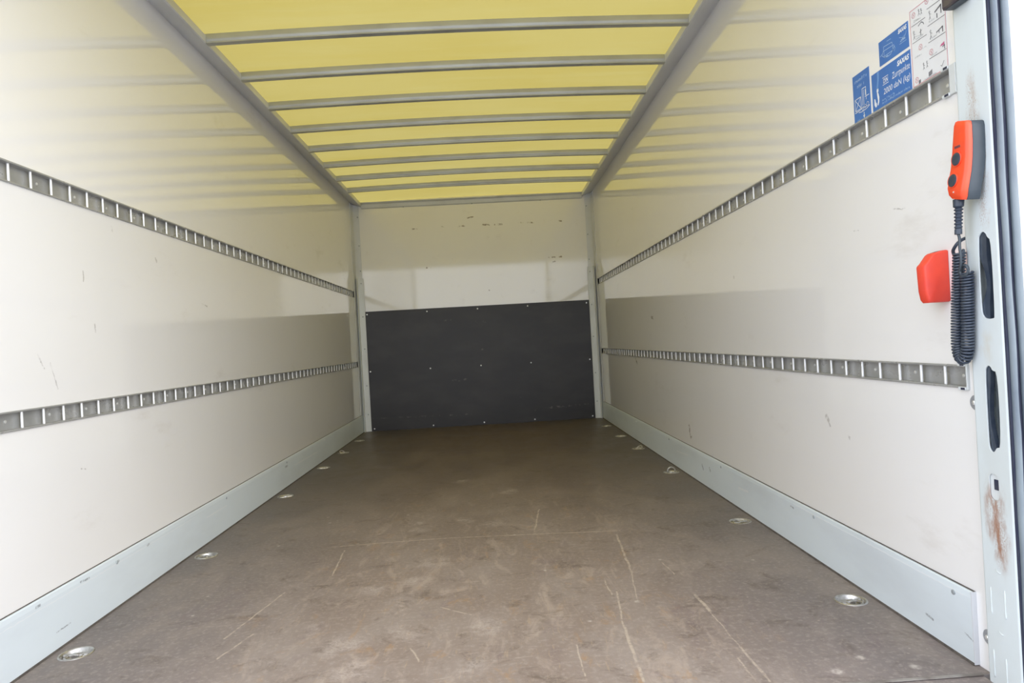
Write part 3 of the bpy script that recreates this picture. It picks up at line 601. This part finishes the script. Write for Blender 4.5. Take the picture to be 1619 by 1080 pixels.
ribbon(bm, [(1.524, 1.349), (1.512, 1.344), (1.500, 1.348)], .001); ribbon(bm, [(1.522, 1.338), (1.506, 1.346), (1.502, 1.339), (1.520, 1.338)], .001); ribbon(bm, [(1.524, 1.334), (1.499, 1.334)], .001); ribbon(bm, [(1.503, 1.344), (1.497, 1.354)], .001); ribbon(bm, [(1.517, 1.341), (1.505, 1.341)], .0024)
flat('pallet_drawing', bm, mat_pale, Cc)
# D: white instruction sheet with red border
Dd = sheet('sticker', 1.3670, 1.4845, UP[1] + .0005, 1.3880, mat_wv, 'white instruction sheet with thin red border and small lift drawings, rightmost')
bm = BM(); ribbon(bm, [(1.4825, UP[1] + .003), (1.4825, 1.386), (1.3690, 1.386), (1.3690, UP[1] + .003)], .0011, True); flat('border', bm, mat_redink, Dd)
bm = BM()
for yl, yr, z in ((1.478, 1.432, 1.352), (1.478, 1.430, 1.315), (1.425, 1.371, 1.365), (1.425, 1.371, 1.329), (1.425, 1.371, 1.294), (1.425, 1.371, 1.260)): ribbon(bm, [(yl, z), (yr, z - .0008)], .0013)
flat('ground_line', bm, mat_ink, Dd)
for y, z in ((1.470, 1.3735), (1.424, 1.382), (1.452, 1.297), (1.418, 1.272), (1.4700, 1.2325)):
    bm = BM(); ribbon(bm, circle(y, z, .0058, 14), .0009, True); ribbon(bm, [(y - .0025, z - .003), (y + .0025, z + .003)], .0008); ribbon(bm, [(y + .0025, z - .003), (y - .0025, z + .003)], .0008)
    flat('warning_mark', bm, mat_redink, Dd)
bm = BM(); quad(bm, [(1.376, 1.2765), (1.386, 1.2745), (1.390, 1.2710), (1.376, 1.2705)]); flat('cross_mark', bm, mat_magenta, Dd)
bm = BM()
def man(y, z, k): 
    ribbon(bm, circle(y, z + .012 * k, .0016 * k, 8), .0008, True); ribbon(bm, [(y, z + .010 * k), (y - .001, z + .004 * k), (y + .002, z)], .0011); ribbon(bm, [(y - .001, z + .004 * k), (y - .003, z)], .001); ribbon(bm, [(y, z + .009 * k), (y - .004 * k, z + .007 * k)], .0008)
# lift boxes and arms, little figures
ribbon(bm, [(1.400, 1.3475), (1.381, 1.3540), (1.381, 1.338)], .0036); ribbon(bm, [(1.394, 1.3335), (1.394, 1.3415)], .003); ribbon(bm, [(1.398, 1.3045), (1.379, 1.3085), (1.379, 1.2985)], .0028); ribbon(bm, [(1.390, 1.3000), (1.390, 1.3050)], .002); ribbon(bm, [(1.382, 1.268), (1.376, 1.2695), (1.376, 1.2620)], .0024)
ribbon(bm, [(1.456, 1.344), (1.445, 1.348), (1.439, 1.344), (1.437, 1.340)], .0018); ribbon(bm, [(1.4485, 1.322), (1.4485, 1.334)], .002); ribbon(bm, [(1.453, 1.328), (1.444, 1.331)], .0012)
for y, z, k in ((1.417, 1.340, 1.3), (1.417, 1.300, 1.3), (1.472, 1.322, 1.3), (1.452, 1.366, .9), (1.444, 1.364, .9), (1.404, 1.375, .8), (1.395, 1.376, .8), (1.445, 1.246, 1.0), (1.434, 1.246, 1.0)): man(y, z, k)
quad(bm, [(1.430, 1.2335), (1.418, 1.2365), (1.418, 1.2265), (1.430, 1.2245)]); ribbon(bm, [(1.391, 1.233), (1.387, 1.230), (1.380, 1.239)], .0012); quad(bm, [(1.4640, 1.2290), (1.457, 1.2300), (1.457, 1.2225), (1.464, 1.2215)])
flat('lift_drawing', bm, mat_ink, Dd)
bm = BM(); ribbon(bm, [(1.470, 1.362), (1.445, 1.357)], .0006); ribbon(bm, [(1.472, 1.327), (1.440, 1.320)], .0006)
for yl, yr, z in ((1.420, 1.402, 1.334), (1.420, 1.398, 1.298), (1.418, 1.40, 1.263), (1.474, 1.45, 1.28), (1.445, 1.43, 1.29), (1.47, 1.452, 1.357), (1.466, 1.44, 1.318), (1.448, 1.405, 1.222)): squiggle(bm, yl, yr, z, z + .0035, int(yl * 1000), .0005)
flat('small_print', bm, mat_grey, Dd)

# ------------------------------------------------------------------ lift control handset with coiled cable
hs = thing('control_handset', 'orange and dark grey two-button lift control handset with coiled cable on the door post', 'remote control', (XJ, 1.28, 1.0))
SEC = [  # z, front x, y centre, width, face thickness
    (1.0815, .9985, 1.2695, .026, .006), (1.0795, .9960, 1.2695, .033, .010), (1.072, .9945, 1.270, .0375, .011), (1.045, .9935, 1.2720, .0405, .012), (1.015, .9925, 1.2745, .0430, .012),
    (.990, .9905, 1.2770, .0440, .012), (.972, .9870, 1.2785, .0450, .012), (.955, .9845, 1.2800, .0440, .012), (.943, .9855, 1.2805, .0400, .011), (.936, .9885, 1.2800, .0320, .008)]
def rsec(z, x0, x1, yc, wd, r, n=4, tap=0.):
    out = []; a0, a1 = yc - wd / 2, yc + wd / 2
    # front corners rounded with r, rear corners square
    for k in range(n + 1):
        a = math.pi / 2 * k / n; out.append((x0 + r * (1 - math.sin(a)), a1 - r * (1 - math.cos(a)), z))
    for k in range(n + 1):
        a = math.pi / 2 * k / n; out.append((x0 + r * (1 - math.cos(a)), a0 + r * (1 - math.sin(a)), z))
    out += [(x1, a0, z), (x1, a1, z)]
    return [(q[0], q[1], q[2] + (q[1] - yc) * .26) for q in out]
bm = BM(); add_loft(bm, [rsec(z, x, x + tk, yc, wd, min(.006, wd / 4, tk * .8)) for z, x, yc, wd, tk in SEC]); obj('front_cover', bm, mat_orange, hs, smooth=50)
bm = BM(); add_loft(bm, [rsec(z - .0005, x + tk + .0004, min(x + tk + .0245, XJ - .0005), yc - .0008, wd * .98, .0012, 2) for z, x, yc, wd, tk in SEC]); obj('rear_shell', bm, mat_shell, hs, smooth=50)
def xface(z):
    for a, b in zip(SEC, SEC[1:]):
        if a[0] >= z >= b[0]: f_ = (a[0] - z) / (a[0] - b[0]); return a[1] + (b[1] - a[1]) * f_
    return .99
for i, (y, z) in enumerate(((1.2775, 1.0115), (1.2835, .9725))):
    xf = xface(z)
    bm = BM(); add_lathe(bm, [(.0140, -.001), (.0140, .0022), (.0133, .0028), (.0122, .0022)], (xf, y, z), 'x', 20, -1)
    for v in bm.verts: v.co.x += (z - v.co.z) * -.10 * (1 if i else .4)
    ringo = obj('button_ring', bm, mat_orange, hs, smooth=40)
    bm = BM(); add_lathe(bm, [(.0120, -.001), (.0120, .0026), (.0108, .0034), (.006, .0030), (.001, .0028)], (xf, y, z), 'x', 20, -1)
    for v in bm.verts: v.co.x += (z - v.co.z) * -.10 * (1 if i else .4)
    obj('button', bm, mat_black, hs, smooth=40)
bm = BM(); add_lathe(bm, [(.0016, 0), (.0016, .0012), (.0006, .0015)], (xface(.95), 1.2815, .950), 'x', 10, -1); obj('indicator_lamp', bm, mat_screw, hs)
bm = BM()
for k in range(5):
    y = 1.2825 - k * .0032; add_box(bm, xface(1.034) - .0006, xface(1.034) + .0008, y - .0009, y + .0009, 1.032, 1.0365)
o = obj('embossed_print', bm, mat_black, hs); o['kind'] = 'stuff'
# strain relief: collar, five ribs, end collar
XC = 1.002
bm = BM(); prof_ = [(.0095, .938), (.0098, .936), (.0092, .924)]
z = .921
for k in range(6):
    prof_ += [(.0052, z), (.0082 - k * .0002, z - .0022), (.0082 - k * .0002, z - .0034), (.0052, z - .0056)]; z -= .0066
prof_ += [(.0066, z), (.0066, z - .010), (.004, z - .0105)]
zb = z - .010
add_lathe(bm, [(r, h) for r, h in prof_], (0, 0, 0), 'z', 14)
for v in bm.verts: v.co.x += XC - .001; v.co.y += 1.292 + (.938 - v.co.z) * .09
obj('strain_relief', bm, mat_black, hs, smooth=30)
# straight lead running down into the coil
def smoothpath(pts, n=8):
    pts = [Vector(q) for q in pts]; out = []
    P = [pts[0]] + pts + [pts[-1]]
    for i in range(1, len(P) - 2):
        for k in range(n):
            u = k / n; a, b, c, d = P[i - 1], P[i], P[i + 1], P[i + 2]
            out.append(.5 * ((2 * b) + (c - a) * u + (2 * a - 5 * b + 4 * c - d) * u * u + (3 * b - a - 3 * c + d) * u ** 3))
    out.append(pts[-1]); return out
lead = [(XC - .001, 1.2977, zb), (XC, 1.297, .862), (1.000, 1.295, .846), (.9995, 1.2925, .828), (1.001, 1.296, .812), (1.004, 1.305, .800), (1.008, 1.309, .793)]
bm = BM(); add_tube(bm, smoothpath(lead), .0026, 8); obj('straight_lead', bm, mat_shell, hs, smooth='all')
# the coil: two hanging columns joined by a bend at the bottom
axis = smoothpath([(1.018, 1.323, .838), (1.017, 1.327, .79), (1.016, 1.332, .739), (1.016, 1.338, .672), (1.016, 1.337, .642), (1.016, 1.326, .629), (1.016, 1.314, .641), (1.016, 1.309, .670), (1.016, 1.304, .738), (1.015, 1.300, .775), (1.014, 1.298, .798)], 14)
ln = [0]
for a, b in zip(axis, axis[1:]): ln.append(ln[-1] + (b - a).length)
TOT = ln[-1]; PITCH = .0056; NT_ = int(TOT / PITCH); per = 14; pts = []
import bisect
for i in range(NT_ * per + 1):
    sl = TOT * i / (NT_ * per); j = min(max(bisect.bisect_right(ln, sl) - 1, 0), len(axis) - 2)
    f_ = (sl - ln[j]) / max(ln[j + 1] - ln[j], 1e-9); c = axis[j].lerp(axis[j + 1], f_); d = (axis[min(j + 2, len(axis) - 1)] - axis[max(j - 1, 0)]).normalized()
    e1 = Vector((1, 0, 0)); e1 = (e1 - d * e1.dot(d)).normalized(); e2 = d.cross(e1); a = 2 * math.pi * i / per
    rr = .0098 + .0003 * math.sin(i * .7)
    pts.append(c + e1 * math.cos(a) * rr + e2 * math.sin(a) * rr)
bm = BM(); add_tube(bm, pts, .0024, 8); obj('coiled_cable', bm, mat_black, hs, smooth='all')
# loose loops at the top of the coil and the feed into the post
lp = [Vector((1.006, 1.294, .801)) + Vector((.0015 * math.cos(a * .5), .010 * math.cos(a), .0105 * math.sin(a))) for a in [2 * math.pi * k / 16 for k in range(0, 25)]]
bm = BM(); add_tube(bm, lp, .0026, 8); obj('cable_loop', bm, mat_shell, hs, smooth='all')
feed = [(HW - .001, 1.3270, .8675), (1.040, 1.3268, .8672), (1.034, 1.3266, .8665), (1.024, 1.326, .862), (1.016, 1.325, .856), (1.015, 1.333, .848), (1.018, 1.340, .842), (1.022, 1.339, .832), (1.026, 1.331, .832), (1.024, 1.320, .842), (1.020, 1.315, .838), (1.018, 1.318, .826), (1.016, 1.330, .822)]
bm = BM(); add_tube(bm, smoothpath(feed), .0033, 8); obj('feed_cable', bm, mat_black, hs, smooth='all')

# ------------------------------------------------------------------ red plastic pocket on the right wall
hp = thing('handset_holder', 'red-orange plastic handset pocket screwed to the right wall beside the coiled cable', 'holder', (HW, 1.42, .745))
PY0, PY1 = 1.401, 1.432
pro = [(HW - .001, .8540), (HW - .012, .8530), (HW - .028, .8490), (HW - .033, .8460), (HW - .046, .8290), (HW - .0510, .8245), (HW - .0525, .8205), (HW - .0505, .7700), (HW - .0470, .7510), (HW - .0430, .7455), (HW - .001, .7455)]
def ring(y, k):
    cx, cz = HW, .80
    return [(cx + (x - cx) * k if x < HW - .002 else x, y, cz + (z - cz) * k) for x, z in pro]
bm = BM(); add_loft(bm, [ring(PY0, .93), ring(PY0 + .0018, .975), ring(PY0 + .006, 1), ring(PY1 - .006, 1), ring(PY1 - .0018, .975), ring(PY1, .93)])
obj('pocket', bm, mat_red, hp, smooth=40)
# the opening on top, a slab painted dark for the shade inside the pocket
bm = BM(); add_prism(bm, [(HW - .006, .85365), (HW - .012, .85315), (HW - .024, .85015), (HW - .024, .8480), (HW - .006, .8500)], 'y', PY0 + .008, PY1 - .008); obj('opening_shade', bm, mat_gap, hp)
